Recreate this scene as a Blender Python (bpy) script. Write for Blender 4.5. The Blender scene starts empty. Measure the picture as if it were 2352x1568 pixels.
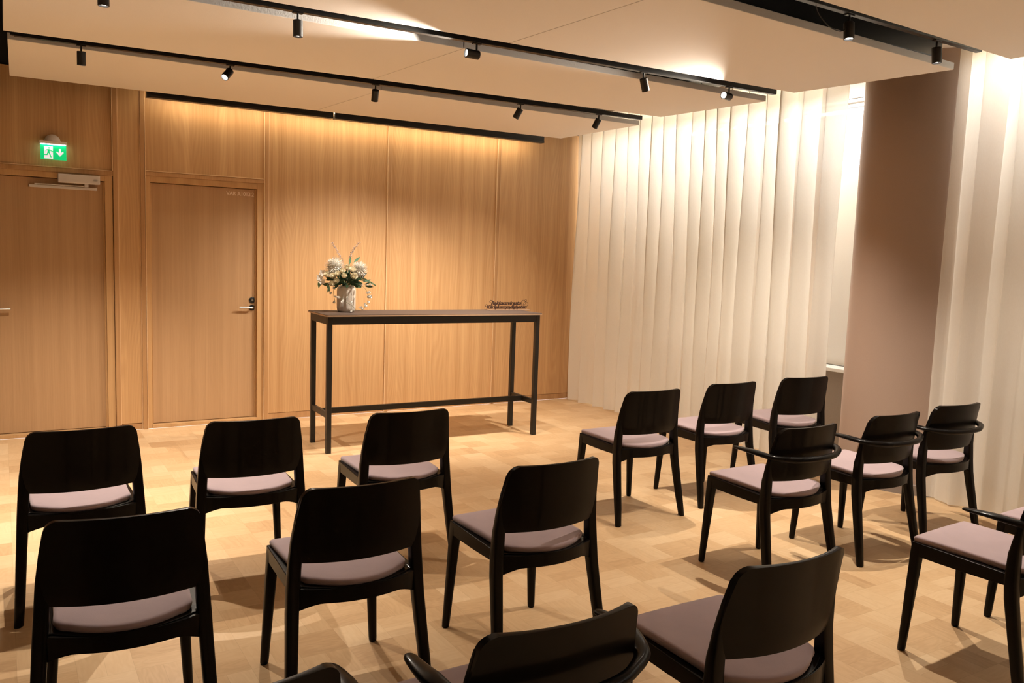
import bpy, bmesh, math, random
from mathutils import Vector, Matrix

# ------------------------------------------------------------------ camera, world, exposure
sc = bpy.context.scene
COL = sc.collection
CAM_POS = Vector((-0.00743, -7.43202, 1.56004)); YAW, PITCH, ROLL, FPX = 0.54836, 0.10492, 0.03422, 1926.17
cam_d = bpy.data.cameras.new('camera'); cam = bpy.data.objects.new('camera', cam_d); COL.objects.link(cam); sc.camera = cam
cam_d.sensor_fit = 'HORIZONTAL'; cam_d.sensor_width = 36; cam_d.lens = 36 * FPX / 2352; cam_d.clip_start = 0.05; cam_d.clip_end = 200
_f = Vector((math.sin(YAW)*math.cos(PITCH), math.cos(YAW)*math.cos(PITCH), -math.sin(PITCH)))
_r = Vector((math.cos(YAW), -math.sin(YAW), 0)); _u = _r.cross(_f)
_r2 = math.cos(ROLL)*_r + math.sin(ROLL)*_u; _u2 = -math.sin(ROLL)*_r + math.cos(ROLL)*_u
m = Matrix((_r2, _u2, -_f)).transposed().to_4x4(); m.translation = CAM_POS
cam.matrix_world = m
sc.view_settings.view_transform = 'Standard'; sc.view_settings.look = 'None'
sc.view_settings.gamma = 1; sc.view_settings.use_curve_mapping = False
sc.view_settings.exposure = 0.33
try:
    sc.cycles.use_denoising = True; sc.cycles.max_bounces = 10; sc.cycles.diffuse_bounces = 6
    sc.cycles.sample_clamp_indirect = 4.0; sc.cycles.caustics_reflective = False; sc.cycles.caustics_refractive = False
except Exception: pass
world = bpy.data.worlds.new('world'); sc.world = world; world.use_nodes = True
bg = world.node_tree.nodes['Background']; bg.inputs[0].default_value = (0.95, 0.97, 1.0, 1); bg.inputs[1].default_value = 2.5

WARM = (1.0, 0.87, 0.72); NEUT = (1.0, 0.86, 0.72)
PI = math.pi
rnd = random.Random(7)

def spot_light(name, loc, aim, watts, angle, blend, col=WARM, rad=0.02, parent=None):
    d = bpy.data.lights.new(name, 'SPOT'); d.energy = watts; d.spot_size = math.radians(angle); d.spot_blend = blend
    d.color = col; d.shadow_soft_size = rad
    o = bpy.data.objects.new(name, d); COL.objects.link(o)
    o.rotation_mode = 'QUATERNION'
    if parent is None:
        o.location = loc; o.rotation_quaternion = Vector(aim).to_track_quat('-Z', 'Y')
    else:
        o.parent = parent; o.location = loc; o.rotation_quaternion = Vector(aim).to_track_quat('-Z', 'Y')
    return o
def area_light(name, loc, aim, sx, sy, watts, col=WARM):
    d = bpy.data.lights.new(name, 'AREA'); d.shape = 'RECTANGLE'; d.size = sx; d.size_y = sy; d.energy = watts; d.color = col
    o = bpy.data.objects.new(name, d); COL.objects.link(o); o.location = loc
    o.rotation_mode = 'QUATERNION'; o.rotation_quaternion = Vector(aim).to_track_quat('-Z', 'Y'); return o

# ------------------------------------------------------------------ materials
def new_mat(name):
    mt = bpy.data.materials.new(name); mt.use_nodes = True
    nt = mt.node_tree; nt.nodes.clear()
    out = nt.nodes.new('ShaderNodeOutputMaterial'); b = nt.nodes.new('ShaderNodeBsdfPrincipled')
    nt.links.new(b.outputs[0], out.inputs[0]); return mt, nt, b, out
def N(nt, t, **kw):
    n = nt.nodes.new(t)
    for k, v in kw.items(): setattr(n, k, v)
    return n
def mth(nt, op, a, b=None, c=None):
    n = nt.nodes.new('ShaderNodeMath'); n.operation = op
    for i, v in enumerate((a, b, c)):
        if v is None: continue
        if isinstance(v, (int, float)): n.inputs[i].default_value = v
        else: nt.links.new(v, n.inputs[i])
    return n.outputs[0]
def noise(nt, vec, scale, detail=2, rough=.5, dist=0.0):
    n = nt.nodes.new('ShaderNodeTexNoise'); n.inputs['Scale'].default_value = scale; n.inputs['Detail'].default_value = detail
    n.inputs['Roughness'].default_value = rough; n.inputs['Distortion'].default_value = dist
    if vec is not None: nt.links.new(vec, n.inputs['Vector'])
    return n.outputs['Fac']
def mapping(nt, vec, scale, loc=(0, 0, 0)):
    n = nt.nodes.new('ShaderNodeMapping'); n.inputs['Scale'].default_value = scale; n.inputs['Location'].default_value = loc
    nt.links.new(vec, n.inputs['Vector']); return n.outputs[0]
def mix(nt, f, a, b):
    n = nt.nodes.new('ShaderNodeMix'); n.data_type = 'RGBA'
    if isinstance(f, (int, float)): n.inputs[0].default_value = f
    else: nt.links.new(f, n.inputs[0])
    for i, v in ((6, a), (7, b)):
        if isinstance(v, tuple): n.inputs[i].default_value = v + (1,) if len(v) == 3 else v
        else: nt.links.new(v, n.inputs[i])
    return n.outputs[2]
def ramp(nt, f, pts):
    n = nt.nodes.new('ShaderNodeValToRGB'); nt.links.new(f, n.inputs[0]); e = n.color_ramp.elements
    while len(e) < len(pts): e.new(.5)
    for x, (p, c) in zip(e, pts): x.position = p; x.color = c + (1,) if len(c) == 3 else c
    return n.outputs[0]
def bump(nt, h, strength, dist, b):
    n = nt.nodes.new('ShaderNodeBump'); n.inputs['Strength'].default_value = strength; n.inputs['Distance'].default_value = dist
    nt.links.new(h, n.inputs['Height']); nt.links.new(n.outputs[0], b.inputs['Normal'])
def objco(nt): return nt.nodes.new('ShaderNodeTexCoord').outputs['Object']

def plain(name, col, rough=.5, metal=0.0, nscale=60, namt=.06, bumpd=0.0, spec=None, coat=0.0):
    mt, nt, b, out = new_mat(name); co = objco(nt)
    f = noise(nt, co, nscale, 3)
    lo = tuple(c*(1-namt) for c in col); hi = tuple(min(1, c*(1+namt)) for c in col)
    nt.links.new(mix(nt, f, lo, hi), b.inputs['Base Color'])
    b.inputs['Roughness'].default_value = rough; b.inputs['Metallic'].default_value = metal
    if spec is not None: b.inputs['Specular IOR Level'].default_value = spec
    if coat: b.inputs['Coat Weight'].default_value = coat; b.inputs['Coat Roughness'].default_value = .25
    if bumpd: bump(nt, f, .6, bumpd, b)
    return mt
def emit(name, col, strength):
    mt, nt, b, out = new_mat(name)
    b.inputs['Base Color'].default_value = col + (1,); b.inputs['Emission Color'].default_value = col + (1,)
    b.inputs['Emission Strength'].default_value = strength
    f = noise(nt, objco(nt), 30); nt.links.new(mth(nt, 'MULTIPLY_ADD', f, .05, .3), b.inputs['Roughness']); return mt

def oak_veneer(name, lo, hi, off=0.0, cath=1.0, fine=1.0):
    mt, nt, b, out = new_mat(name); co = objco(nt)
    sx = nt.nodes.new('ShaderNodeSeparateXYZ'); nt.links.new(co, sx.inputs[0])
    cb = nt.nodes.new('ShaderNodeCombineXYZ')
    nt.links.new(mth(nt, 'ADD', sx.outputs[0], mth(nt, 'MULTIPLY', sx.outputs[1], .7)), cb.inputs[0]); nt.links.new(sx.outputs[2], cb.inputs[2])
    cb.inputs[1].default_value = off
    v = cb.outputs[0]
    # repeating veneer leaves with cathedral figure
    leaf = mth(nt, 'PINGPONG', sx.outputs[0], .17)
    low = noise(nt, mapping(nt, v, (2.2, 1, .42)), 1.0, 2)
    fig = mth(nt, 'ADD', mth(nt, 'MULTIPLY', leaf, 5.0), mth(nt, 'MULTIPLY', low, 2.6))
    fig = mth(nt, 'ADD', fig, mth(nt, 'MULTIPLY', sx.outputs[2], .10))
    rings = mth(nt, 'SINE', mth(nt, 'MULTIPLY', fig, 52.0))
    rings = mth(nt, 'MULTIPLY_ADD', rings, .5, .5)
    str1 = noise(nt, mapping(nt, v, (14, 1, .10)), 1.0, 3)
    str2 = noise(nt, mapping(nt, v, (95, 1, 1.1)), 1.0, 3, .6)
    pore = noise(nt, mapping(nt, v, (330, 1, 7.0)), 1.0, 2, .6)
    f = mth(nt, 'MULTIPLY', rings, .10*cath)
    f = mth(nt, 'ADD', f, mth(nt, 'MULTIPLY', str1, .75))
    f = mth(nt, 'ADD', f, mth(nt, 'MULTIPLY', str2, .38*fine))
    f = mth(nt, 'ADD', f, mth(nt, 'MULTIPLY', pore, .18*fine))
    c = ramp(nt, f, [(.42, lo), (.98, hi)])
    nt.links.new(c, b.inputs['Base Color']); b.inputs['Roughness'].default_value = .42
    b.inputs['Specular IOR Level'].default_value = .35
    bump(nt, pore, .15, .0006, b)
    return mt

M = {}
M['oak'] = oak_veneer('oak_wall_veneer', (.41, .225, .095), (.63, .40, .20))
M['oak_door'] = oak_veneer('oak_door_veneer', (.37, .22, .11), (.52, .335, .185), off=5.0, cath=.15, fine=1.3)
M['oak_trim'] = oak_veneer('oak_trim', (.36, .19, .08), (.56, .34, .165), off=9.0, cath=.3)
M['oak_frame'] = oak_veneer('oak_door_frame', (.46, .27, .12), (.62, .40, .20), off=13.0, cath=.2)

def floor_mat():
    mt, nt, b, out = new_mat('oak_mosaic_parquet'); co = objco(nt)
    S = .186; NS = 2.0
    sx = nt.nodes.new('ShaderNodeSeparateXYZ'); nt.links.new(co, sx.inputs[0])
    X = mth(nt, 'ADD', mth(nt, 'DIVIDE', mth(nt, 'SUBTRACT', sx.outputs[0], .19), S), 200); Y = mth(nt, 'ADD', mth(nt, 'DIVIDE', mth(nt, 'ADD', sx.outputs[1], 4.062), S), 200)
    cx = mth(nt, 'FLOOR', X); cy = mth(nt, 'FLOOR', Y); fx = mth(nt, 'FRACT', X); fy = mth(nt, 'FRACT', Y)
    par = mth(nt, 'MODULO', mth(nt, 'ADD', cx, cy), 2.0)         # 0: strips run along x, 1: along y
    inv = mth(nt, 'SUBTRACT', 1.0, par)
    across = mth(nt, 'ADD', mth(nt, 'MULTIPLY', inv, fy), mth(nt, 'MULTIPLY', par, fx))
    strip = mth(nt, 'FLOOR', mth(nt, 'MULTIPLY', across, NS))
    sid = nt.nodes.new('ShaderNodeCombineXYZ'); nt.links.new(cx, sid.inputs[0]); nt.links.new(cy, sid.inputs[1]); nt.links.new(strip, sid.inputs[2])
    wn = nt.nodes.new('ShaderNodeTexWhiteNoise'); wn.noise_dimensions = '3D'; nt.links.new(sid.outputs[0], wn.inputs[0])
    bid = nt.nodes.new('ShaderNodeCombineXYZ'); nt.links.new(cx, bid.inputs[0]); nt.links.new(cy, bid.inputs[1]); bid.inputs[2].default_value = 17.3
    wb = nt.nodes.new('ShaderNodeTexWhiteNoise'); wb.noise_dimensions = '3D'; nt.links.new(bid.outputs[0], wb.inputs[0])
    tone = mth(nt, 'ADD', mth(nt, 'MULTIPLY', wb.outputs['Value'], .65), mth(nt, 'MULTIPLY', wn.outputs['Value'], .35))
    sc3 = nt.nodes.new('ShaderNodeSeparateColor'); nt.links.new(wn.outputs['Color'], sc3.inputs[0])
    # grain coordinates: long axis compressed
    lx = mth(nt, 'ADD', mth(nt, 'MULTIPLY', inv, sx.outputs[0]), mth(nt, 'MULTIPLY', par, sx.outputs[1]))
    ac = mth(nt, 'ADD', mth(nt, 'MULTIPLY', inv, sx.outputs[1]), mth(nt, 'MULTIPLY', par, sx.outputs[0]))
    gv = nt.nodes.new('ShaderNodeCombineXYZ')
    nt.links.new(mth(nt, 'MULTIPLY', lx, 5.0), gv.inputs[0]); nt.links.new(mth(nt, 'MULTIPLY', ac, 60.0), gv.inputs[1])
    nt.links.new(mth(nt, 'MULTIPLY', tone, 57.0), gv.inputs[2])
    g1 = noise(nt, gv.outputs[0], 1.0, 4, .6, .6)
    gv2 = nt.nodes.new('ShaderNodeCombineXYZ')
    nt.links.new(mth(nt, 'MULTIPLY', lx, 4.0), gv2.inputs[0]); nt.links.new(mth(nt, 'MULTIPLY', ac, 13.0), gv2.inputs[1]); nt.links.new(mth(nt, 'MULTIPLY', tone, 91.0), gv2.inputs[2])
    fig = mth(nt, 'MULTIPLY_ADD', mth(nt, 'SINE', mth(nt, 'MULTIPLY', noise(nt, gv2.outputs[0], 1.0, 2, .5), 55.0)), .5, .5)
    f = mth(nt, 'ADD', mth(nt, 'MULTIPLY', tone, .74), mth(nt, 'MULTIPLY', g1, .42))
    f = mth(nt, 'ADD', f, mth(nt, 'MULTIPLY', fig, .10))
    c = ramp(nt, f, [(.10, (.44, .265, .135)), (.55, (.60, .40, .22)), (1.0, (.70, .51, .31))])
    # seams
    ex = mth(nt, 'MINIMUM', fx, mth(nt, 'SUBTRACT', 1.0, fx)); ey = mth(nt, 'MINIMUM', fy, mth(nt, 'SUBTRACT', 1.0, fy))
    sa = mth(nt, 'FRACT', mth(nt, 'MULTIPLY', across, NS)); es = mth(nt, 'DIVIDE', mth(nt, 'MINIMUM', sa, mth(nt, 'SUBTRACT', 1.0, sa)), NS)
    e = mth(nt, 'MINIMUM', mth(nt, 'MINIMUM', ex, ey), es)
    seam = mth(nt, 'LESS_THAN', e, .0035)
    c = mix(nt, mth(nt, 'MULTIPLY', seam, .30), c, (.25, .14, .06))
    nt.links.new(c, b.inputs['Base Color'])
    nt.links.new(mth(nt, 'MULTIPLY_ADD', g1, .15, .36), b.inputs['Roughness']); b.inputs['Specular IOR Level'].default_value = .35
    bump(nt, g1, .08, .0005, b)
    return mt
M['floor'] = floor_mat()
M['ceiling_panel'] = plain('ceiling_panel_paint', (.88, .86, .83), .9, nscale=220, namt=.03, bumpd=.0008)
M['board_edge'] = plain('panel_edge_paint', (.74, .73, .72), .9, nscale=120, namt=.05, bumpd=.0015)
M['black_void'] = plain('black_ceiling_paint', (.012, .011, .011), .6, nscale=20, namt=.2)
M['duct'] = plain('black_gloss_duct', (.02, .02, .022), .22, metal=.3, nscale=8, namt=.2)
M['plaster'] = plain('plaster_paint', (.50, .47, .44), .85, nscale=90, namt=.03)
M['win_white'] = plain('window_frame_paint', (.78, .77, .75), .5, nscale=50, namt=.02)
M['column'] = plain('taupe_column_paint', (.40, .30, .245), .75, nscale=180, namt=.05, bumpd=.0003)
M['column_base'] = plain('grey_column_skirting', (.25, .21, .19), .5, nscale=60)
M['black_metal'] = plain('black_powder_metal', (.012, .011, .010), .42, nscale=120, namt=.15)
M['track'] = plain('black_track_metal', (.008, .008, .008), .35, nscale=60, namt=.15)
M['chair_black'] = plain('black_lacquered_wood', (.0065, .005, .0045), .34, nscale=40, namt=.25, spec=.06, coat=.16)
M['chair_black'].node_tree.nodes['Principled BSDF'].inputs['Coat Roughness'].default_value = .10
M['table_top'] = plain('brown_linoleum_top', (.085, .060, .050), .6, nscale=150, namt=.07, spec=.25)
M['ply'] = plain('plywood_edge', (.50, .35, .235), .5, nscale=30, namt=.12)
M['steel'] = plain('brushed_steel', (.60, .58, .55), .28, metal=1.0, nscale=90)
M['black_plastic'] = plain('black_plastic', (.01, .01, .01), .35)
M['alu'] = plain('aluminium_grey_paint', (.66, .62, .60), .42, metal=.15, nscale=150, namt=.03)
M['text'] = plain('pale_vinyl_lettering', (.80, .66, .54), .5)
M['cable'] = plain('black_cable', (.01, .01, .01), .5)
M['laser_wood'] = plain('dark_laser_cut_wood', (.035, .012, .006), .55, nscale=60, namt=.2)
M['laser_base'] = plain('clear_varnished_base', (.30, .19, .13), .35, nscale=40)
M['ceramic'] = plain('ivory_ceramic', (.70, .64, .57), .14, nscale=12, namt=.03, coat=.4)
M['petal'] = plain('white_petal', (.93, .92, .88), .6, nscale=60, namt=.04)
M['cream'] = plain('cream_petal', (.90, .85, .70), .6, nscale=60, namt=.07)
for k_ in ('petal', 'cream'):
    b_ = M[k_].node_tree.nodes['Principled BSDF']; b_.inputs['Subsurface Weight'].default_value = .3; b_.inputs['Subsurface Radius'].default_value = (.03, .03, .028); b_.inputs['Subsurface Scale'].default_value = .12
M['leaf'] = plain('dark_green_leaf', (.035, .085, .04), .45, nscale=40, namt=.4)
M['leaf_pale'] = plain('pale_green_leaf', (.16, .33, .22), .5, nscale=40, namt=.3)
M['stem'] = plain('green_stem', (.12, .14, .05), .6)
M['sprig'] = plain('lilac_sprig', (.42, .33, .30), .7, nscale=80, namt=.3)
M['sign_green'] = emit('lit_green_acrylic', (.0, .46, .14), .85)
M['sign_white'] = emit('lit_white_pictogram', (.82, .80, .84), .55)
M['sign_led'] = emit('sign_led_bar', (.9, .93, 1.0), 7.0)
M['sign_body'] = plain('sign_white_plastic', (.78, .76, .74), .4)
M['lens'] = emit('spot_lens_glow', (1.0, .93, .85), 14.0)
M['lens_dim'] = emit('spot_lens_soft', (1.0, .93, .85), 5.0)
M['led'] = emit('led_strip_glow', (1.0, .78, .48), 9.0)

def fabric_mat(name, col):
    mt, nt, b, out = new_mat(name); co = objco(nt)
    n1 = noise(nt, co, 9, 4, .6); n2 = noise(nt, mapping(nt, co, (1, 1, 1)), 420, 2)
    c = mix(nt, n1, tuple(v*.86 for v in col), tuple(v*1.10 for v in col))
    nt.links.new(c, b.inputs['Base Color']); b.inputs['Roughness'].default_value = .92
    b.inputs['Sheen Weight'].default_value = .35; b.inputs['Sheen Roughness'].default_value = .5
    bump(nt, n2, .35, .0008, b); return mt
M['cushion'] = fabric_mat('mauve_wool_seat', (.40, .30, .325))
def curtain_mat():
    mt, nt, b, out = new_mat('ivory_voile_curtain'); co = objco(nt)
    weave = noise(nt, mapping(nt, co, (300, 300, 60)), 1.0, 2)
    c = mix(nt, weave, (.86, .83, .77), (.92, .90, .85))
    d = nt.nodes.new('ShaderNodeBsdfDiffuse'); t = nt.nodes.new('ShaderNodeBsdfTranslucent'); tr = nt.nodes.new('ShaderNodeBsdfTransparent')
    nt.links.new(c, d.inputs[0]); nt.links.new(c, t.inputs[0])
    m1 = nt.nodes.new('ShaderNodeMixShader'); m1.inputs[0].default_value = .45; nt.links.new(d.outputs[0], m1.inputs[1]); nt.links.new(t.outputs[0], m1.inputs[2])
    m2 = nt.nodes.new('ShaderNodeMixShader'); m2.inputs[0].default_value = .03; nt.links.new(m1.outputs[0], m2.inputs[1]); nt.links.new(tr.outputs[0], m2.inputs[2])
    nt.nodes.remove(b); nt.links.new(m2.outputs[0], out.inputs[0]); return mt
M['curtain'] = curtain_mat()
def blind_mat():
    mt, nt, b, out = new_mat('roller_blind_cloth'); co = objco(nt)
    w = noise(nt, mapping(nt, co, (200, 200, 200)), 1.0, 2); c = mix(nt, w, (.74, .68, .60), (.80, .74, .66))
    d = nt.nodes.new('ShaderNodeBsdfDiffuse'); t = nt.nodes.new('ShaderNodeBsdfTranslucent'); nt.links.new(c, d.inputs[0]); nt.links.new(c, t.inputs[0])
    m1 = nt.nodes.new('ShaderNodeMixShader'); m1.inputs[0].default_value = .45; nt.links.new(d.outputs[0], m1.inputs[1]); nt.links.new(t.outputs[0], m1.inputs[2])
    nt.nodes.remove(b); nt.links.new(m1.outputs[0], out.inputs[0]); return mt
M['blind'] = blind_mat()
def glass_mat():
    mt, nt, b, out = new_mat('window_glass')
    tr = nt.nodes.new('ShaderNodeBsdfTransparent'); g = nt.nodes.new('ShaderNodeBsdfGlossy'); g.inputs['Roughness'].default_value = .02
    f = nt.nodes.new('ShaderNodeFresnel'); m1 = nt.nodes.new('ShaderNodeMixShader')
    nt.links.new(mth(nt, 'MULTIPLY', f.outputs[0], .8), m1.inputs[0]); nt.links.new(tr.outputs[0], m1.inputs[1]); nt.links.new(g.outputs[0], m1.inputs[2])
    nt.nodes.remove(b); nt.links.new(m1.outputs[0], out.inputs[0]); return mt
M['glass'] = glass_mat()

# ------------------------------------------------------------------ mesh helpers
def link_mesh(name, bm, mat, parent=None, smooth=False, bevel=0.0, auto=None):
    me = bpy.data.meshes.new(name); bmesh.ops.recalc_face_normals(bm, faces=bm.faces[:]); bm.to_mesh(me); bm.free()
    for mm in (mat if isinstance(mat, (list, tuple)) else [mat]): me.materials.append(mm)
    o = bpy.data.objects.new(name, me); COL.objects.link(o)
    if parent is not None: o.parent = parent
    if smooth:
        for p in me.polygons: p.use_smooth = True
        if auto is not None:
            try: me.set_sharp_from_angle(angle=math.radians(auto))
            except Exception: pass
    if bevel:
        md = o.modifiers.new('bevel', 'BEVEL'); md.width = bevel; md.segments = 2; md.limit_method = 'ANGLE'
    return o
def box(bm, x0, x1, y0, y1, z0, z1, mi=0):
    v = [bm.verts.new((x, y, z)) for x in (x0, x1) for y in (y0, y1) for z in (z0, z1)]
    fs = []
    for q in ((0, 1, 3, 2), (4, 6, 7, 5), (0, 4, 5, 1), (2, 3, 7, 6), (0, 2, 6, 4), (1, 5, 7, 3)):
        f = bm.faces.new([v[i] for i in q]); f.material_index = mi; fs.append(f)
    return fs
def B(*boxes):
    bm = bmesh.new()
    for b in boxes: box(bm, *b)
    return bm
def prism(bm, pts, z0, z1):
    lo = [bm.verts.new((x, y, z0)) for x, y in pts]; hi = [bm.verts.new((x, y, z1)) for x, y in pts]; n = len(pts)
    bm.faces.new(lo[::-1]); bm.faces.new(hi)
    for i in range(n): bm.faces.new((lo[i], lo[(i+1) % n], hi[(i+1) % n], hi[i]))
def loft(bm, rings, cap=True, close=True):
    R = [[bm.verts.new(p) for p in r] for r in rings]; n = len(R[0])
    for a, b in zip(R, R[1:]):
        for i in range(n if close else n-1): bm.faces.new((a[i], a[(i+1) % n], b[(i+1) % n], b[i]))
    if cap: bm.faces.new(R[0][::-1]); bm.faces.new(R[-1])
    return R
def rr(hw, hd, r, n=4):   # rounded rectangle
    r = min(r, hw*.999, hd*.999); pts = []
    for cx, cy, a0 in ((hw-r, hd-r, 0), (-hw+r, hd-r, 90), (-hw+r, -hd+r, 180), (hw-r, -hd+r, 270)):
        for k in range(n+1):
            a = math.radians(a0 + 90*k/n); pts.append((cx+r*math.cos(a), cy+r*math.sin(a)))
    return pts
def lathe(bm, prof, n=32, c=(0, 0, 0), rfun=None):
    rings = []
    for r, z in prof:
        rings.append([(c[0]+(r*(rfun(2*PI*k/n, z) if rfun else 1))*math.cos(2*PI*k/n), c[1]+(r*(rfun(2*PI*k/n, z) if rfun else 1))*math.sin(2*PI*k/n), c[2]+z) for k in range(n)])
    loft(bm, rings)
def catmull(pts, n=8):
    P = [Vector(p) for p in pts]; P = [2*P[0]-P[1]] + P + [2*P[-1]-P[-2]]; out = []
    for i in range(1, len(P)-2):
        for k in range(n):
            t = k/n; a, b, c, d = P[i-1], P[i], P[i+1], P[i+2]
            out.append(.5*((2*b)+(c-a)*t+(2*a-5*b+4*c-d)*t*t+(3*b-a-3*c+d)*t**3))
    out.append(P[-2]); return out
def tube(bm, pts, rad, n=8, flat=None, up=Vector((0, 0, 1))):
    """rad: float or list; flat: list of (half width, half height) sections instead of rad"""
    rings = []; m_ = len(pts); prev = None
    for i, p in enumerate(pts):
        t = (pts[min(i+1, m_-1)]-pts[max(i-1, 0)])
        if t.length < 1e-9: t = Vector((0, 0, 1))
        t.normalize()
        s = t.cross(up)
        if s.length < 1e-3: s = t.cross(Vector((0, 1, 0)))
        s.normalize()
        if prev is not None and s.dot(prev) < 0: s = -s
        prev = s; w = s.cross(t)
        if flat: hw, hh = flat[i]
        else: hw = hh = (rad[i] if isinstance(rad, (list, tuple)) else rad)
        rings.append([tuple(p + s*hw*math.cos(2*PI*k/n) + w*hh*math.sin(2*PI*k/n)) for k in range(n)])
    loft(bm, rings)
def empty(name, loc, label=None, cat=None, group=None, rz=0.0, kind=None):
    o = bpy.data.objects.new(name, None); COL.objects.link(o); o.location = loc; o.rotation_euler = (0, 0, rz); o.empty_display_size = .1
    return tag(o, label, cat, group, kind)
def tag(o, label=None, cat=None, group=None, kind=None):
    if label: o['label'] = label
    if cat: o['category'] = cat
    if group: o['group'] = group
    if kind: o['kind'] = kind
    return o
def copy_tree(o, parent=None):
    c = o.copy(); COL.objects.link(c)
    if parent is not None: c.parent = parent
    for ch in list(o.children): copy_tree(ch, c)
    return c
def struct(name, bm, mat, **kw):
    return tag(link_mesh(name, bm, mat, **kw), kind='structure')

# ------------------------------------------------------------------ room shell
XL, XW, YB, ZT = -3.2, 6.02, -10.6, 3.35      # left wall, window wall, wall behind the camera, slab
fl = struct('floor', B((XL, XW+.3, YB, .0, -.05, 0)), M['floor'])
struct('ceiling', B((XL, XW+.3, YB, .12, ZT, ZT+.1)), M['black_void'])
struct('wall_left', B((XL-.1, XL, YB, .12, 0, ZT)), M['plaster'])
struct('wall_behind', B((XL, XW+.3, YB-.1, YB, 0, ZT)), M['plaster'])

ZH = 2.82     # top of the wood panelling
def wall_back():
    bm = bmesh.new()
    box(bm, XL, .0-.05-.62, .02, .12, 0, ZH)              # backing left of door 1 and elsewhere
    box(bm, -.67, .78, .10, .12, 0, ZH)
    box(bm, .78, 1.0, .02, .12, 0, ZH)
    box(bm, 1.0, 1.965, .10, .12, 0, ZH)
    box(bm, 1.965, XW+.3, .02, .12, 0, ZH)
    P = lambda x0, x1, z0, z1, y0=-.0, y1=.02: box(bm, x0, x1, y0, y1, z0, z1)
    P(XL, -.72, .07, 2.06); P(XL, .769, 2.09, ZH, 0, .10)  # panel above door 1
    P(.803, .969, .055, ZH)                                # narrow pier panel
    P(1.002, 1.964, 2.11, ZH, 0, .10)                     # panel above door 2
    P(1.998, 3.109, .06, ZH); P(3.143, 4.291, .06, ZH); P(4.326, XW+.3, .06, ZH)
    return bm
struct('wall_back', wall_back(), M['oak'], bevel=.0015)
struct('trim_1', B((.768, .804, -.013, .03, 0, ZH), (.968, 1.003, -.013, .03, 0, ZH), (1.963, 1.9985, -.013, .03, 0, ZH), (3.1085, 3.1435, -.013, .02, 0, ZH), (4.2905, 4.3265, -.013, .02, 0, ZH),
                   (1.003, 1.963, -.010, .02, 2.083, 2.119), (XL, .768, -.010, .02, 2.060, 2.096)), M['oak_trim'], bevel=.005)
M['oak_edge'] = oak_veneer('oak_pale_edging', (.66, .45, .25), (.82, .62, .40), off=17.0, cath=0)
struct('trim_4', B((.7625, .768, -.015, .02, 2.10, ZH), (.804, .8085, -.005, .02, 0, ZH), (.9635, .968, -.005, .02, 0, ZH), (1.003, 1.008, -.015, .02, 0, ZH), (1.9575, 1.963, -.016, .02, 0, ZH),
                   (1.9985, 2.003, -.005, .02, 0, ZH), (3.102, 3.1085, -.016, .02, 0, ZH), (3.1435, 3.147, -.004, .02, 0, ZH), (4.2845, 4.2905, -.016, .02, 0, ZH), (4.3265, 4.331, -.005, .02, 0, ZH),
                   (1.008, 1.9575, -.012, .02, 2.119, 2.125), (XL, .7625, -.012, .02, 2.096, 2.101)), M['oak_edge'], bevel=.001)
struct('baseboard_back', B((XL, -.72, .003, .02, 0, .065), (.81, .965, .003, .02, 0, .05), (2.003, XW+.3, .003, .02, 0, .057)), M['oak_trim'])
struct('wall_upper', B((XL, XW+.3, .02, .12, ZH, ZT)), M['black_void'])

def door(name, x0, x1, ztop, zfr, handle_x=None):
    """x0, x1: outer frame edges; leaf set back between jambs"""
    root = tag(bpy.data.objects.new(name, None), kind='structure'); COL.objects.link(root); root.location = ((x0+x1)/2, .05, 0); root.empty_display_size = .1
    off = Vector(root.location)
    def sub(nm, bm, mat, **kw):
        bmesh.ops.translate(bm, verts=bm.verts[:], vec=-off); return link_mesh(nm, bm, mat, root, **kw)
    j = .035
    sub('door_frame', B((x0, x0+j, .004, .10, 0, zfr), (x1-.055, x1, .004, .10, 0, zfr), (x0+j, x1-.055, .004, .10, ztop+.004, zfr),
                        (x0+j, x0+j+.012, .035, .10, 0, ztop), (x1-.069, x1-.055, .035, .10, 0, ztop)), M['oak_frame'], bevel=.002)
    sub('threshold', B((x0+j, x1-.055, .0, .10, 0, .032)), M['oak_frame'], bevel=.003)
    leaf = sub('door_leaf', B((x0+j+.002, x1-.058, .045, .085, .036, ztop)), M['oak_door'], bevel=.002)
    return root, sub, leaf, off
d2, sub2, leaf2, off2 = door('door_2', 1.008, 1.958, 2.03, 2.083)
d1, sub1, leaf1, off1 = door('door_1', -.66, .765, 2.012, 2.060)

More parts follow.
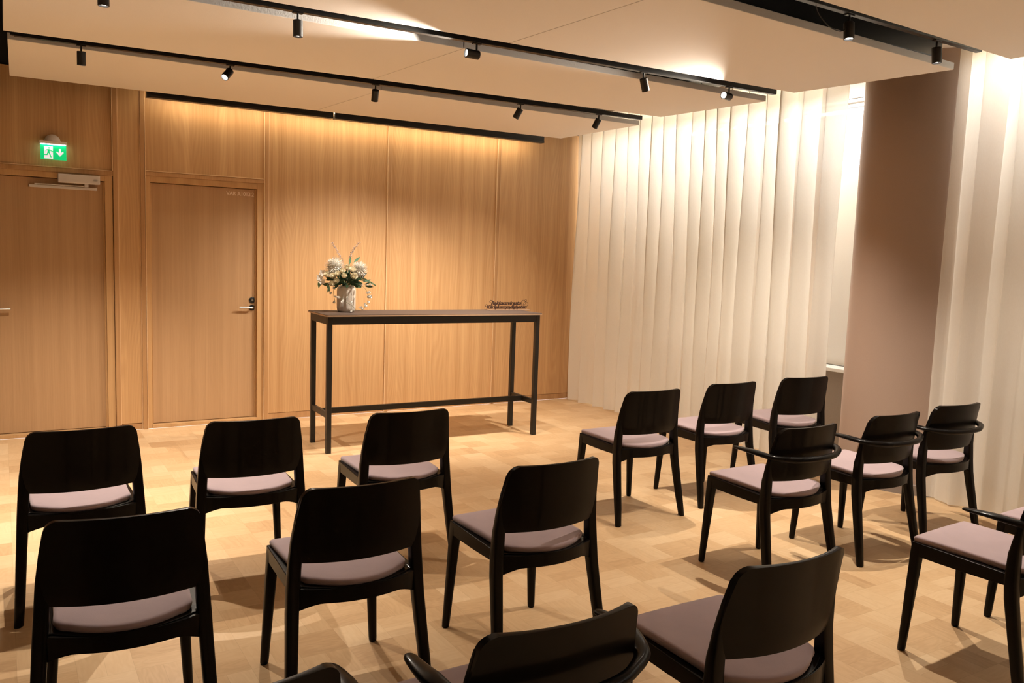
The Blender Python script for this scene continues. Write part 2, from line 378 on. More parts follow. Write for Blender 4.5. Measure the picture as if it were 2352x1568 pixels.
def lever(parent, off, x, z, direction=-1, lock=True):
    y = .045
    bm = bmesh.new(); lathe(bm, [(.0, 0), (.024, 0), (.024, .009), (.0, .009)], 24)
    bmesh.ops.rotate(bm, verts=bm.verts[:], cent=(0, 0, 0), matrix=Matrix.Rotation(PI/2, 3, 'X'))
    bmesh.ops.translate(bm, verts=bm.verts[:], vec=Vector((x, y, z))-off)
    rose = link_mesh('handle_rose', bm, M['black_plastic'], parent, smooth=True, auto=30)
    bm = bmesh.new(); pts = catmull([(x, y, z), (x, y-.035, z), (x+direction*.012, y-.048, z+.001), (x+direction*.05, y-.05, z+.003), (x+direction*.115, y-.048, z+.004)], 5)
    tube(bm, pts, .009, 10); bmesh.ops.translate(bm, verts=bm.verts[:], vec=-off)
    link_mesh('door_handle', bm, M['steel'], parent, smooth=True, auto=50)
    if lock:
        bm = bmesh.new(); lathe(bm, [(.0, 0), (.026, 0), (.026, .008), (.012, .012), (.0, .012)], 24)
        bmesh.ops.rotate(bm, verts=bm.verts[:], cent=(0, 0, 0), matrix=Matrix.Rotation(PI/2, 3, 'X'))
        bmesh.ops.translate(bm, verts=bm.verts[:], vec=Vector((x+.002, y, z+.066))-off)
        lk = link_mesh('door_lock', bm, M['black_plastic'], parent, smooth=True, auto=30)
        bm = bmesh.new(); lathe(bm, [(.0, 0), (.009, 0), (.009, .005), (.0, .005)], 16)
        bmesh.ops.rotate(bm, verts=bm.verts[:], cent=(0, 0, 0), matrix=Matrix.Rotation(PI/2, 3, 'X'))
        bmesh.ops.translate(bm, verts=bm.verts[:], vec=Vector((x+.002, y-.010, z+.066))-off)
        link_mesh('lock_cylinder', bm, M['steel'], lk, smooth=True, auto=30)
lever(d2, off2, 1.868, 1.006)
lever(d1, off1, -.07, 1.003, direction=1, lock=False)
# hinge knuckles on door 2's right jamb
def text_mesh(name, body, size, mat, parent, loc, rot=(PI/2, 0, 0), extrude=.0008, shear=0.0, offset=0.0, align='LEFT', space=1.0):
    cu = bpy.data.curves.new(name, 'FONT'); cu.body = body; cu.size = size; cu.extrude = extrude; cu.shear = shear; cu.offset = offset
    cu.align_x = align; cu.space_character = space; cu.resolution_u = 3
    tmp = bpy.data.objects.new(name+'_tmp', cu); COL.objects.link(tmp)
    dg = bpy.context.evaluated_depsgraph_get(); dg.update()
    me = bpy.data.meshes.new_from_object(tmp.evaluated_get(dg)); me.name = name
    bpy.data.objects.remove(tmp); bpy.data.curves.remove(cu)
    me.materials.clear(); me.materials.append(mat)
    o = bpy.data.objects.new(name, me); COL.objects.link(o); o.parent = parent; o.location = loc; o.rotation_euler = rot
    return o
text_mesh('room_number', 'VAR A1013.2', .045, M['text'], d2, Vector((1.652, .0445, 1.972))-off2, offset=.0006, space=.93)

# door closer on door 1
t = empty('door_closer', (.525, .0, 2.015), 'slim silver grey door closer with a slide rail across the top of the left door', 'door closer')
o_ = Vector(t.location)
def part(parent, name, bm, mat, off, **kw):
    bmesh.ops.translate(bm, verts=bm.verts[:], vec=-Vector(off)); return link_mesh(name, bm, mat, parent, **kw)
cb_ = part(t, 'closer_body', B((.383, .672, -.055, .004, 1.982, 2.048)), M['alu'], o_, bevel=.004)
bm = bmesh.new(); lathe(bm, [(0, 0), (.011, 0), (.011, .0012), (0, .0012)], 20)
bmesh.ops.scale(bm, verts=bm.verts[:], vec=(1.7, .7, 1)); bmesh.ops.rotate(bm, verts=bm.verts[:], cent=(0, 0, 0), matrix=Matrix.Rotation(PI/2, 3, 'X'))
bmesh.ops.translate(bm, verts=bm.verts[:], vec=(.640, -.0552, 2.012)); part(cb_, 'badge', bm, M['steel'], o_)
part(t, 'slide_rail', B((.188, .655, .010, .046, 1.938, 1.958)), M['alu'], o_, bevel=.002)
part(t, 'closer_arm', B((.225, .585, -.012, .002, 1.960, 1.967), (.565, .592, -.03, .0, 1.958, 1.984)), M['alu'], o_, bevel=.001)

# window wall -------------------------------------------------------------
SILL = .70; TR = 2.34; WT = 2.92
ys = [0.12, -.35, -2.0, -3.6, -5.3, -7.0, -8.7, -10.3, YB]
M['parapet'] = plain('parapet_paint', (.35, .32, .30), .8)
struct('wall_window', B((XW, XW+.3, YB, .12, 0, SILL), (XW, XW+.3, YB, .12, WT, ZT), (XW, XW+.3, -.2, .12, SILL, WT), (XW, XW+.3, YB, -10.3, SILL, WT)), M['parapet'])
struct('trim_2', B((XW-.16, XW+.02, YB, .02, SILL-.025, SILL+.004)), M['win_white'], bevel=.003)     # window board
for k, (ya, yb) in enumerate(((-.2, -2.2), (-2.2, -4.2), (-4.2, -6.2), (-6.2, -8.2), (-8.2, -10.3))):
    w = struct('window_%d' % (k+1), B((XW+.05, XW+.12, ya-.05, ya, SILL, WT), (XW+.05, XW+.12, yb, yb+.05, SILL, WT), (XW+.05, XW+.12, yb+.05, ya-.05, SILL, SILL+.05),
                                     (XW+.05, XW+.12, yb+.05, ya-.05, WT-.06, WT), (XW+.06, XW+.11, yb+.05, ya-.05, TR-.02, TR+.02)), M['win_white'], bevel=.003)
    link_mesh('pane', B((XW+.08, XW+.086, yb+.045, ya-.045, SILL+.045, TR-.015), (XW+.08, XW+.086, yb+.045, ya-.045, TR+.015, WT-.055)), M['glass'], w)
    link_mesh('blind', B((XW+.03, XW+.032, yb+.03, ya-.03, SILL+.01, TR)), M['blind'], w)
    link_mesh('blind_cassette', B((XW+.0, XW+.05, yb+.02, ya-.02, WT-.03, WT-.005)), M['win_white'], w, bevel=.004)

# column ------------------------------------------------------------------
CX, CY, CR = 5.71, -3.78, .50
bm = bmesh.new(); lathe(bm, [(CR, 0), (CR, ZT)], 96, (CX, CY, 0))
col_o = struct('wall_column', bm, M['column'], smooth=True, auto=40)
bm = bmesh.new(); lathe(bm, [(CR+.001, 0), (CR+.012, 0), (CR+.012, .07), (CR+.001, .075)], 96, (CX, CY, 0)); struct('baseboard_column', bm, M['column_base'], smooth=True, auto=40)

# curtains ----------------------------------------------------------------
def curtain(name, y0, y1, label, seed, period=.175, amp=.060):
    r = random.Random(seed); n = int(abs(y1-y0)/.0085); nz = 26
    bm = bmesh.new(); rows = []
    # irregular phase table
    ph = [0.0]; a_ = []
    per = [period*r.uniform(.80, 1.2) for _ in range(200)]
    amps = [amp*r.uniform(.72, 1.18) for _ in range(400)]
    ph1, ph2, ph3 = r.uniform(0, 6), r.uniform(0, 6), r.uniform(0, 6)
    edges = [0.0]
    for p in per: edges.append(edges[-1]+p)
    for iz in range(nz+1):
        z = .012 + (2.98-.012)*iz/nz; h = 1-z/2.98; row = []
        for i in range(n+1):
            s = abs(y1-y0)*i/n
            sw = s + (.035*math.sin(s*2.1+ph1)*h + .018*math.sin(s*5.3+ph2)*h*h)
            sw = max(0.0, min(sw, edges[-1]-.001)); k = 0
            while edges[k+1] < sw: k += 1
            u = (sw-edges[k])/(edges[k+1]-edges[k])
            A = amps[k]*(1-.28*h) * (1+.25*math.sin(z*1.7+k*1.9))
            w = math.sin(2*PI*u); w = math.copysign(abs(w)**.9, w)
            dx = A*w + .010*math.sin(4*PI*u+k)*h + .012*math.sin(s*1.3+z*1.1+ph3)
            dy = -.020*math.sin(4*PI*u)*(1-.5*h)
            row.append((5.235 + .022*s0(y0, s) + dx + (.012*h if i < 6 else 0), y0 - s + dy, z))
        rows.append([bm.verts.new(p) for p in row])
    for a, b in zip(rows, rows[1:]):
        for i in range(n): bm.faces.new((a[i], a[i+1], b[i+1], b[i]))
    o = link_mesh(name, bm, M['curtain'], smooth=True)
    return o
def s0(y0, s): return abs(y0)+s
root = empty('curtain', (5.25, -1.65, 0), 'ivory pleated floor-length curtain between the wooden wall and the column', 'curtain', 'ivory curtains along the windows')
c1 = curtain('fabric', -.035, -3.27, '', 11); c1.parent = root; c1.matrix_parent_inverse = Matrix.Translation(-root.location)
root = empty('curtain', (5.35, -5.9, 0), 'ivory pleated curtain to the right of the brown column, cut by the picture edge', 'curtain', 'ivory curtains along the windows')
c2 = curtain('fabric', -4.13, -7.9, '', 23, period=.21, amp=.055); c2.parent = root; c2.matrix_parent_inverse = Matrix.Translation(-root.location)
# hems
def hem(y0, y1): pass
rail = tag(link_mesh('curtain_rail', B((5.20, 5.36, YB+.1, -.01, 2.985, 3.01)), M['win_white'], bevel=.003), 'white curtain rail running above the window curtains', 'curtain rail')
struct('trim_3', B((5.0, XW, YB, 0, 3.05, ZT)), M['black_void'])

# ------------------------------------------------------------------ suspended ceiling panels
ZP, TP = 2.70, .04
PANELS = [ # far-left, far-right, near-right, near-left (x, y)
 ((.078, -.268), (4.748, -.441), (4.758, -1.622), (.057, -1.564), 2.30, 'white suspended ceiling panel closest to the wooden wall'),
 ((.034, -1.789), (4.609, -2.076), (4.700, -3.096), (.030, -3.075), 2.18, 'white suspended ceiling panel, second out from the wooden wall'),
 ((.030, -3.27), (4.598, -3.434), (4.728, -4.473), (.030, -4.66), 2.40, 'white suspended ceiling panel, third out from the wooden wall'),
 ((.030, -4.98), (4.714, -4.800), (4.72, -5.95), (.030, -6.05), 2.35, 'white suspended ceiling panel in the top right corner, nearest the camera'),
 ((.030, -6.30), (4.72, -6.25), (4.72, -7.45), (.030, -7.5), 2.35, 'white suspended ceiling panel just above the camera, out of the picture'),
 ((.030, -7.75), (4.72, -7.7), (4.72, -8.9), (.030, -8.95), 2.35, 'white suspended ceiling panel behind the camera, out of the picture'),
]
for i, (fl_, fr, nr, nl, xj, lab) in enumerate(PANELS):
    root = empty('ceiling_panel', ((fl_[0]+fr[0])/2, (fl_[1]+nr[1])/2, ZP), lab, 'ceiling panel', 'suspended ceiling panels')
    ro = Vector(root.location)
    def lerp(a, b, x): t_ = (x-a[0])/(b[0]-a[0]); return (x, a[1]+(b[1]-a[1])*t_)
    for (a, b, c, d) in ((fl_, lerp(fl_, fr, xj-.0015), lerp(nl, nr, xj+.0785), nl), (lerp(fl_, fr, xj+.0015), fr, nr, lerp(nl, nr, xj+.0815))):
        bm = bmesh.new(); prism(bm, [d, c, b, a], ZP, ZP+TP)
        bm.normal_update()
        for f in bm.faces: f.material_index = 1 if abs(f.normal.z) < .5 else 0
        part(root, 'board', bm, [M['ceiling_panel'], M['board_edge']], ro, bevel=.003)
    for x in (fl_[0]+.3, fr[0]-.3):
        for y in (fl_[1]-.25, nr[1]+.25): part(root, 'suspension_wire', B((x-.002, x+.002, y-.002, y+.002, ZP+TP, ZT)), M['black_metal'], ro)
# black ventilation duct above the third gap
struct('ceiling_duct', B((.6, 2.9, -4.52, -4.10, 2.80, 3.12), (3.0, 4.72, -4.40, -3.9, 2.77, 3.2)), M['duct'], bevel=.01)

# ------------------------------------------------------------------ lighting tracks and spots
def track(name, a, b, z, lab):
    a = Vector(a); b = Vector(b); d = b-a; L = d.length; ang = math.atan2(d.y, d.x)
    root = empty('lighting_track', ((a.x+b.x)/2, (a.y+b.y)/2, z), lab, 'lighting track', 'black ceiling lighting tracks', rz=ang)
    link_mesh('rail', B((-L/2, L/2, -.017, .017, 0, .033)), M['track'], root, bevel=.002)
    link_mesh('end_cap', B((-L/2-.02, -L/2, -.014, .014, .004, .03)), M['black_plastic'], root)
    link_mesh('end_cap', B((L/2, L/2+.004, -.014, .014, .004, .03)), M['black_plastic'], root)
    for k in range(3):
        x = -L/2 + L*(k+.5)/3; link_mesh('suspension_wire', B((x-.002, x+.002, -.002, .002, .033, ZT-z)), M['black_metal'], root)
    return lambda x: (a + d*((x-a.x)/d.x)).y
TZ = 2.703
ya = track('a', (.09, -1.665), (4.60, -1.835), TZ, 'black lighting track over the gap nearest the wooden wall')
yb_ = track('b', (.09, -3.17), (4.57, -3.29), TZ, 'black lighting track over the second gap with two sideways pointing spots')
yc = track('c', (.09, -4.83), (4.58, -4.70), TZ+.03, 'black lighting track in the wide dark gap at the upper right')
yd = lambda x: -6.15

def spot(x, y, aim, watts, lab, z=TZ, lens='lens', angle=98, blend=.9, col=WARM, stem=.040, group='black cylinder track spotlights'):
    root = empty('track_spotlight', (x, y, z), lab, 'spotlight', group)
    link_mesh('adapter', B((-.026, .026, -.012, .012, -.006, .001)), M['black_plastic'], root, bevel=.002)
    bm = bmesh.new(); tube(bm, [Vector((0, 0, -.004)), Vector((0, 0, -stem))], .0055, 10); link_mesh('stem', bm, M['black_metal'], root, smooth=True, auto=50)
    a = Vector(aim).normalized(); q = a.to_track_quat('-Z', 'Y')
    bm = bmesh.new(); R, L = .0245, .080
    lathe(bm, [(0, 0), (R-.002, 0), (R, -.002), (R, -L+.001), (R-.002, -L), (R-.004, -L), (R-.006, -L+.012), (0, -L+.012)], 28)
    h = link_mesh('lamp_head', bm, M['black_metal'], root, smooth=True, auto=35)
    h.rotation_mode = 'QUATERNION'; h.rotation_quaternion = q
    c = Vector((0, 0, -stem-.022)) - a*.014 if a.z > -.4 else Vector((0, 0, -stem+.003)); h.location = c
    bm = bmesh.new(); lathe(bm, [(0, -L+.008), (R-.0065, -L+.008), (R-.0065, -L+.0095), (0, -L+.0095)], 24)
    link_mesh('lens', bm, M[lens], h)
    if watts > 0:
        s = spot_light('spot_lamp', c + a*(L+.004), a, watts, angle, blend, col, .012, parent=root)
    return root
W = 130
D_ = 'black cylinder spotlight '
A_ = 'on the track nearest the wall'; B_ = 'on the middle track'; C_ = 'in the dark upper right gap'
spot(.433, ya(.433), (.0, .10, -1), W*2.1, D_+A_+', leftmost')
spot(1.288, ya(1.288), (-.62, -.55, -.75), W*1.3, D_+A_+', second from left, lens glowing')
spot(2.272, ya(2.272), (.12, .50, -.92), W*.60, D_+A_+', middle of the five', lens='lens_dim', angle=92)
spot(3.443, ya(3.443), (-.28, .46, -.86), W*1.45, D_+A_+', fourth from the left', lens='lens_dim', angle=92)
spot(4.175, ya(4.175), (-.20, .46, -.88), W*1.15, D_+A_+', rightmost, near the curtain', lens='lens_dim', angle=92)
spot(.41, yb_(.41), (0, .0, -1), W*.8, D_+B_+', cut by the top picture edge')
spot(1.275, yb_(1.275), (.02, .0, -1), W*.60, D_+B_+', pointing straight down', lens='lens_dim')
spot(2.267, yb_(2.267), (-1, .02, .03), W*1.0, D_+B_+', aimed sideways, near the panel joint', angle=70)
spot(3.431, yb_(3.431), (.42, .10, -.95), W*1.5, D_+B_+', tilted down to the right', lens='lens_dim', angle=92)
spot(4.149, yb_(4.149), (-.95, -.24, -.01), W*.85, D_+B_+', glowing lens facing the camera', angle=70)
spot(3.446, yc(3.446), (-.06, -.12, -1), W*.92, D_+C_+', left one, with thin cable', z=TZ+.03)
spot(4.178, yc(4.178), (.04, -.08, -1), W*.92, D_+C_+', right one, above the column', z=TZ+.03)
G2 = 'spotlights outside the picture'
YD, YE = -6.17, -7.62
track('d', (.09, YD), (4.60, YD), TZ, 'black lighting track just above and ahead of the camera, out of the picture')
track('e', (.09, YE), (4.60, YE), TZ, 'black lighting track behind the camera, out of the picture')
for x, aim, w in ((.5, (0, 0, -1), 1.0), (1.3, (-.05, .02, -1), 1.0), (2.27, (.05, -.02, -1), 1.0), (3.44, (0, -.1, -1), 1.0), (4.15, (0, .1, -1), 1.0)):
    spot(x, YE, aim, W*w*.5, 'black cylinder spotlight on the track behind the camera, pointing down', group=G2, angle=72, blend=.6)
# light strips hidden between the curtains and the windows
for ya_, yb2, w in ((-.15, -3.2, 60), (-4.18, -8.0, 52)):
    st = tag(link_mesh('window_light_strip', B((5.55, 5.61, yb2, ya_, 2.96, 3.052)), M['led'], bevel=.002), 'warm light strip hidden behind the top of the curtain', 'light strip', 'light strips behind the curtains')
    area_light('window_strip_lamp', (5.58, (ya_+yb2)/2, 2.95), (.5 if ya_ > -1 else .1, 0, -1), abs(yb2-ya_), .05, w, (1.0, .97, .90))
# cable at the left spot of the wide gap
bm = bmesh.new(); yq = yc(3.3)
tube(bm, catmull([(3.20, yq, 2.735), (3.24, yq+.01, 2.70), (3.30, yq, 2.655), (3.38, yq-.0, 2.645), (3.425, yq-.0, 2.665)], 6), .0022, 6)
tag(link_mesh('loose_cable', bm, M['cable'], smooth=True), 'thin loose cable looping from the track to the spotlight in the wide dark gap', 'cable')

# wall washer profile beyond the first panel
def washer(xa, xb, ya_, yb2, lab):
    root = empty('wall_washer', ((xa+xb)/2, (ya_+yb2)/2, 2.70), lab, 'wall washer light', 'black wall washer profiles', rz=math.atan2(yb2-ya_, xb-xa))
    L = xb-xa
    bm = bmesh.new(); box(bm, -L/2, L/2, -.050, -.012, -.010, .045); box(bm, -L/2, L/2, -.054, .012, -.028, -.010)
    link_mesh('profile', bm, M['black_metal'], root, bevel=.001)
    link_mesh('led_strip', B((-L/2+.02, L/2-.02, -.012, -.006, .004, .034)), M['led'], root)
    return root
washer(.995, 2.50, -.165, -.165, 'black angled wall washer strip above the second door, left part')
washer(2.515, 4.70, -.165, -.165, 'black angled wall washer strip above the bar table, right part')
LEDW = 6.5
area_light('washer_lamp_left', (1.80, -.13, 2.74), (0, -.35, -1), 1.3, .03, LEDW*.5, (1.0, .86, .64))
area_light('washer_lamp_right', (3.45, -.13, 2.74), (0, -.35, -1), 2.2, .03, LEDW*1.1, (1.0, .86, .64))

# ------------------------------------------------------------------ exit sign
root = empty('exit_sign', (.352, .0, 2.2), 'lit green emergency exit sign with running figure and down arrow above the left door', 'exit sign')
ro = Vector(root.location)
bm = bmesh.new(); lathe(bm, [(0, 0), (.055, 0), (.055, .02), (.045, .045), (.025, .06), (0, .065)], 32)
bmesh.ops.rotate(bm, verts=bm.verts[:], cent=(0, 0, 0), matrix=Matrix.Rotation(PI/2, 3, 'X')); bmesh.ops.translate(bm, verts=bm.verts[:], vec=(.352, 0, 2.285))
part(root, 'wall_mount', bm, M['sign_body'], ro, smooth=True, auto=40)
part(root, 'housing', B((.262, .446, -.085, -.03, 2.262, 2.285)), M['sign_body'], ro, bevel=.004)
part(root, 'led_bar', B((.272, .436, -.078, -.037, 2.2575, 2.2625)), M['sign_led'], ro)
part(root, 'sign_plate', B((.268, .441, -.062, -.054, 2.147, 2.258)), M['sign_green'], ro, bevel=.001)
def poly_plate(parent, name, polys, y0, th, mat, off):
    bm = bmesh.new()
    for pl in polys:
        f = [bm.verts.new((x, y0, z)) for x, z in pl]; g = [bm.verts.new((x, y0-th, z)) for x, z in pl]; n = len(pl)
        bm.faces.new(f); bm.faces.new(g[::-1])
        for i in range(n): bm.faces.new((f[i], f[(i+1) % n], g[(i+1) % n], g[i]))
    return part(parent, name, bm, mat, off)
sx0, sz0, sw, sh = .268, .0, .173, .111    # plate coords -> world
def S(u, v): return (.268+.173*u, 2.147+.111*v)
poly_plate(root, 'pictogram_door', [[S(.14, .05), S(.48, .05), S(.48, .88), S(.14, .88)]], -.0621, .0006, M['sign_white'], ro)
poly_plate(root, 'pictogram_arrow', [[S(.71, .75), S(.79, .75), S(.79, .48), S(.86, .58), S(.90, .52), S(.75, .24), S(.60, .52), S(.64, .58), S(.71, .48)]], -.0621, .0006, M['sign_white'], ro)
run = [[S(.335+.032*math.cos(a*PI/6), .77+.05*math.sin(a*PI/6)) for a in range(12)],
       [S(.28, .70), S(.36, .68), S(.345, .45), S(.27, .45)],
       [S(.345, .66), S(.40, .56), S(.49, .52), S(.49, .575), S(.42, .61), S(.37, .69)],
       [S(.28, .68), S(.20, .64), S(.19, .52), S(.215, .52), S(.23, .60), S(.29, .63)],
       [S(.305, .49), S(.36, .47), S(.43, .14), S(.385, .14), S(.335, .33)],
       [S(.27, .49), S(.32, .46), S(.27, .28), S(.10, .27), S(.10, .33), S(.235, .34)]]
poly_plate(root, 'pictogram_runner', run, -.0628, .0006, M['sign_green'], ro)

# ------------------------------------------------------------------ bar table
TA = -.0205
tb = empty('bar_table', (2.997, -1.206, 0), 'tall black-framed bar table with a thin brown top in front of the wooden wall', 'table', rz=TA)
TW, TD, TH = 1.90, .475, 1.057
def rpoly(hw, hd, r, n=5): return rr(hw, hd, r, n)
bm = bmesh.new(); prism(bm, rpoly(TW/2, TD/2, .022), TH-.014, TH-.0035); link_mesh('edge_band', bm, M['ply'], tb)
bm = bmesh.new(); prism(bm, rpoly(TW/2-.0005, TD/2-.0005, .022), TH-.0035, TH); link_mesh('tabletop', bm, M['table_top'], tb)
fx_, fy_ = TW/2-.018, TD/2-.018
for sx_ in (-1, 1):
    for sy_ in (-1, 1):
        x0 = sx_*fx_; y0 = sy_*fy_
        link_mesh('leg', B((min(x0, x0-sx_*.038), max(x0, x0-sx_*.038), min(y0, y0-sy_*.038), max(y0, y0-sy_*.038), .0, TH-.0145)), M['black_metal'], tb, bevel=.003)
ap0, ap1 = TH-.075, TH-.015
for s_ in (-1, 1):
    link_mesh('apron', B((-fx_+.038, fx_-.038, min(s_*fy_, s_*(fy_-.022)), max(s_*fy_, s_*(fy_-.022)), ap0, ap1)), M['black_metal'], tb, bevel=.002)
    link_mesh('apron', B((min(s_*fx_, s_*(fx_-.022)), max(s_*fx_, s_*(fx_-.022)), -fy_+.038, fy_-.038, ap0, ap1)), M['black_metal'], tb, bevel=.002)
    link_mesh('footrest', B((min(s_*(fx_-.006), s_*(fx_-.032)), max(s_*(fx_-.006), s_*(fx_-.032)), -fy_+.038, fy_-.038, .268, .312)), M['black_metal'], tb, bevel=.002)
link_mesh('footrest', B((-fx_+.032, fx_-.032, -.014, .014, .268, .312)), M['black_metal'], tb, bevel=.002)

# ------------------------------------------------------------------ vase and bouquet
VX, VY = 2.30, -1.14
vase = empty('vase', (VX, VY, TH), 'ivory ribbed ceramic vase standing on the left end of the bar table', 'vase')
bm = bmesh.new(); nr_ = 180
ribs = lambda a, z: 1 + (.012*(0.5+0.5*math.cos(36*a)) if .02 < z < .19 else 0)
prof = [(0, 0), (.050, 0), (.062, .004), (.070, .018), (.0725, .035), (.0725, .10), (.0725, .165), (.070, .185), (.062, .200), (.050, .206), (.046, .209), (.043, .206), (.042, .19), (.040, .15), (0, .15)]
lathe(bm, prof, nr_, rfun=ribs); link_mesh('vase_body', bm, M['ceramic'], vase, smooth=True, auto=60)

bq = empty('flower_bouquet', (VX, VY, TH+.20), 'bouquet of white chrysanthemums, cream roses and trailing white blossoms in the ribbed vase', 'flowers')
bo = Vector(bq.location)
# right/up/toward vectors at the vase as the viewer sees them (for composing the bouquet)
VR = Vector((.87, -.49, 0)).normalized(); VT = Vector((-.343, -.94, 0)).normalized()
def bp_(r, t_, z): return VR*r + VT*t_ + Vector((0, 0, z))       # local to bouquet
def petal(bm, base, dirv, up, L, w, cup=.3, n=5):
    """one curved petal ribbon"""
    d = dirv.normalized(); s = d.cross(up)
    if s.length < 1e-4: s = d.cross(Vector((1, 0, 0)))
    s.normalize(); nrm = s.cross(d); prev = None
    for k in range(n+1):
        t_ = k/n; wd = w*math.sin(PI*min(.97, .12+.86*t_))**.8
        c = base + d*L*t_ + nrm*(cup*L*t_*t_)
        e = nrm*(wd*.25)
        cur = [bm.verts.new(c-s*wd+e), bm.verts.new(c), bm.verts.new(c+s*wd+e)]
        if prev:
            bm.faces.new((prev[0], prev[1], cur[1], cur[0])); bm.faces.new((prev[1], prev[2], cur[2], cur[1]))
        prev = cur
def chrysanthemum(c, R, n=230):
    bm = bmesh.new(); c = Vector(c)
    for k in range(n):
        t_ = (k+.5)/n; phi = k*2.39996; el = math.acos(1-1.55*t_)
        d = Vector((math.cos(phi)*math.sin(el), math.sin(phi)*math.sin(el), math.cos(el)))
        axis = (VT*.6+Vector((0, 0, .8))).normalized(); q = Vector((0, 0, 1)).rotation_difference(axis); d = q @ d
        petal(bm, c + d*R*.30, d, Vector((0, 0, 1)) if abs(d.z) < .9 else Vector((1, 0, 0)), R*(.62+.14*rnd.random()), R*.085, -.10+.25*(rnd.random()-.5), 3)
    bmesh.ops.create_uvsphere(bm, u_segments=12, v_segments=8, radius=R*.6, matrix=Matrix.Translation(c))
    link_mesh('chrysanthemum', bm, M['petal'], bq, smooth=True)
def rose(c, R):
    bm = bmesh.new(); c = Vector(c); ax = (VT*rnd.uniform(.5, 1.0)+Vector((0, 0, rnd.uniform(.2, .8)))+VR*rnd.uniform(-.35, .35)).normalized(); q = Vector((0, 0, 1)).rotation_difference(ax)
    for ring, (rad, h, np_) in enumerate(((.35, .95, 3), (.62, .85, 4), (.88, .65, 5), (1.0, .4, 5))):
        for k in range(np_):
            a0 = 2*PI*k/np_ + ring*.7; rings = []
            for iz in range(5):
                z = -.55+ (h+.55)*iz/4; rr_ = rad*R*(.35+.65*math.sin(min(1, (iz+1)/4)*PI/2)); flare = 1+.10*(iz == 4)
                rings.append([bm.verts.new(c + q @ Vector((rr_*flare*math.cos(a), rr_*flare*math.sin(a), R*z*(1-.06*abs(j-3))))) for j, a in enumerate([a0 + (j-3)/3*PI/np_*1.25 for j in range(7)])])
            for a, b in zip(rings, rings[1:]):
                for j in range(6): bm.faces.new((a[j], a[j+1], b[j+1], b[j]))
    bmesh.ops.create_uvsphere(bm, u_segments=10, v_segments=7, radius=R*.55, matrix=Matrix.Translation(c))
    link_mesh('rose', bm, M['cream'], bq, smooth=True)
def leafm(bm, base, tip, w):
    base = Vector(base); tip = Vector(tip); d = tip-base; s = d.cross(VT+Vector((rnd.uniform(-.4, .4), rnd.uniform(-.4, .4), rnd.uniform(-.4, .4))))
    if s.length < 1e-6: s = Vector((1, 0, 0))
    s.normalize(); prev = None; nrm = s.cross(d.normalized())
    for k in range(6):
        t_ = k/5; wd = w*math.sin(PI*min(.985, .04+.95*t_)); c = base + d*t_ + nrm*(.10*d.length*t_*(1-t_))
        cur = [bm.verts.new(c-s*wd), bm.verts.new(c - nrm*wd*.25), bm.verts.new(c+s*wd)]
        if prev: bm.faces.new((prev[0], prev[1], cur[1], cur[0])); bm.faces.new((prev[1], prev[2], cur[2], cur[1]))
        prev = cur
# z offsets measured above the bouquet origin (rim of the vase)
chrysanthemum(bp_(-.092, .02, .145), .086)
chrysanthemum(bp_(.098, .02, .135), .070)
for r_, t_, z_, R in ((-.150, .085, .090, .023), (-.105, .105, .080, .023), (-.068, .105, .098, .021), (-.078, .105, .045, .021), (-.108, .105, .020, .023),
                      (-.020, .105, .085, .022), (.004, .07, .150, .022), (.045, .095, .135, .023), (.056, .105, .085, .026), (-.035, .10, .122, .018)):
    rose(bp_(r_, t_, z_), R)
bm = bmesh.new()
for k in range(230):
    a = rnd.uniform(0, 2*PI); el = rnd.uniform(-.15, 1.2); rr_ = rnd.uniform(.03, .115)
    d = VR*math.cos(a)*math.cos(el)*1.25 + VT*math.sin(a)*math.cos(el)*.85 + Vector((0, 0, math.sin(el)*.9))
    c = d*rr_ + Vector((0, 0, .02)); leafm(bm, c, c + d*rnd.uniform(.03, .06) + Vector((rnd.uniform(-.02, .02),)*3), rnd.uniform(.006, .012))
link_mesh('foliage', bm, M['leaf'], bq, smooth=True)
bm = bmesh.new()
for b_, t_, w in ((( .055, .03, .19), (.105, .03, .235), .010), ((-.205, .02, .05), (-.215, .02, -.02), .013), ((-.205, .03, .085), (-.222, .03, .035), .011), ((.02, .03, .17), (.03, .03, .235), .010),
                  ((-.15, .04, .02), (-.125, .06, -.045), .011), ((-.13, .05, .0), (-.145, .05, -.05), .010)):
    leafm(bm, bp_(*b_), bp_(*t_), w)
for k in range(26):
    t_ = k/25; p = bp_(.10+.12*t_, .03, .065-.02*t_-.03*t_*t_)
    for s_ in (-1, 1): leafm(bm, p, p + Vector((0, 0, s_*.016*(1-t_*.8))) + VR*.012, .0028)
link_mesh('pale_leaves', bm, M['leaf_pale'], bq, smooth=True)
bm = bmesh.new()
for pts in ((( .0, .0, .12), (-.035, .02, .20), (-.075, .02, .27), (-.115, .02, .335)), ((.01, 0, .12), (.025, .02, .22), (.045, .02, .28), (.095, .02, .345))):
    cv = catmull([bp_(*p) for p in pts], 6); tube(bm, cv, .0016, 5)
    for k, p in enumerate(cv[6:]):
        for j in range(4):
            a = rnd.uniform(0, 2*PI); c = p + Vector((math.cos(a)*.008, math.sin(a)*.008, rnd.uniform(-.006, .006)))
            bmesh.ops.create_icosphere(bm, subdivisions=1, radius=rnd.uniform(.0025, .0042), matrix=Matrix.Translation(c))
link_mesh('sprigs', bm, M['sprig'], bq, smooth=True)
# dark stems going down into the vase
bm = bmesh.new()
for k in range(14):
    a = 2*PI*k/14; tube(bm, [Vector((.03*math.cos(a), .03*math.sin(a), .05)), Vector((.024*math.cos(a), .024*math.sin(a), -.02)), Vector((.012*math.cos(a+1), .012*math.sin(a+1), -.048))], .003, 5)
link_mesh('stems', bm, M['stem'], bq, smooth=True)
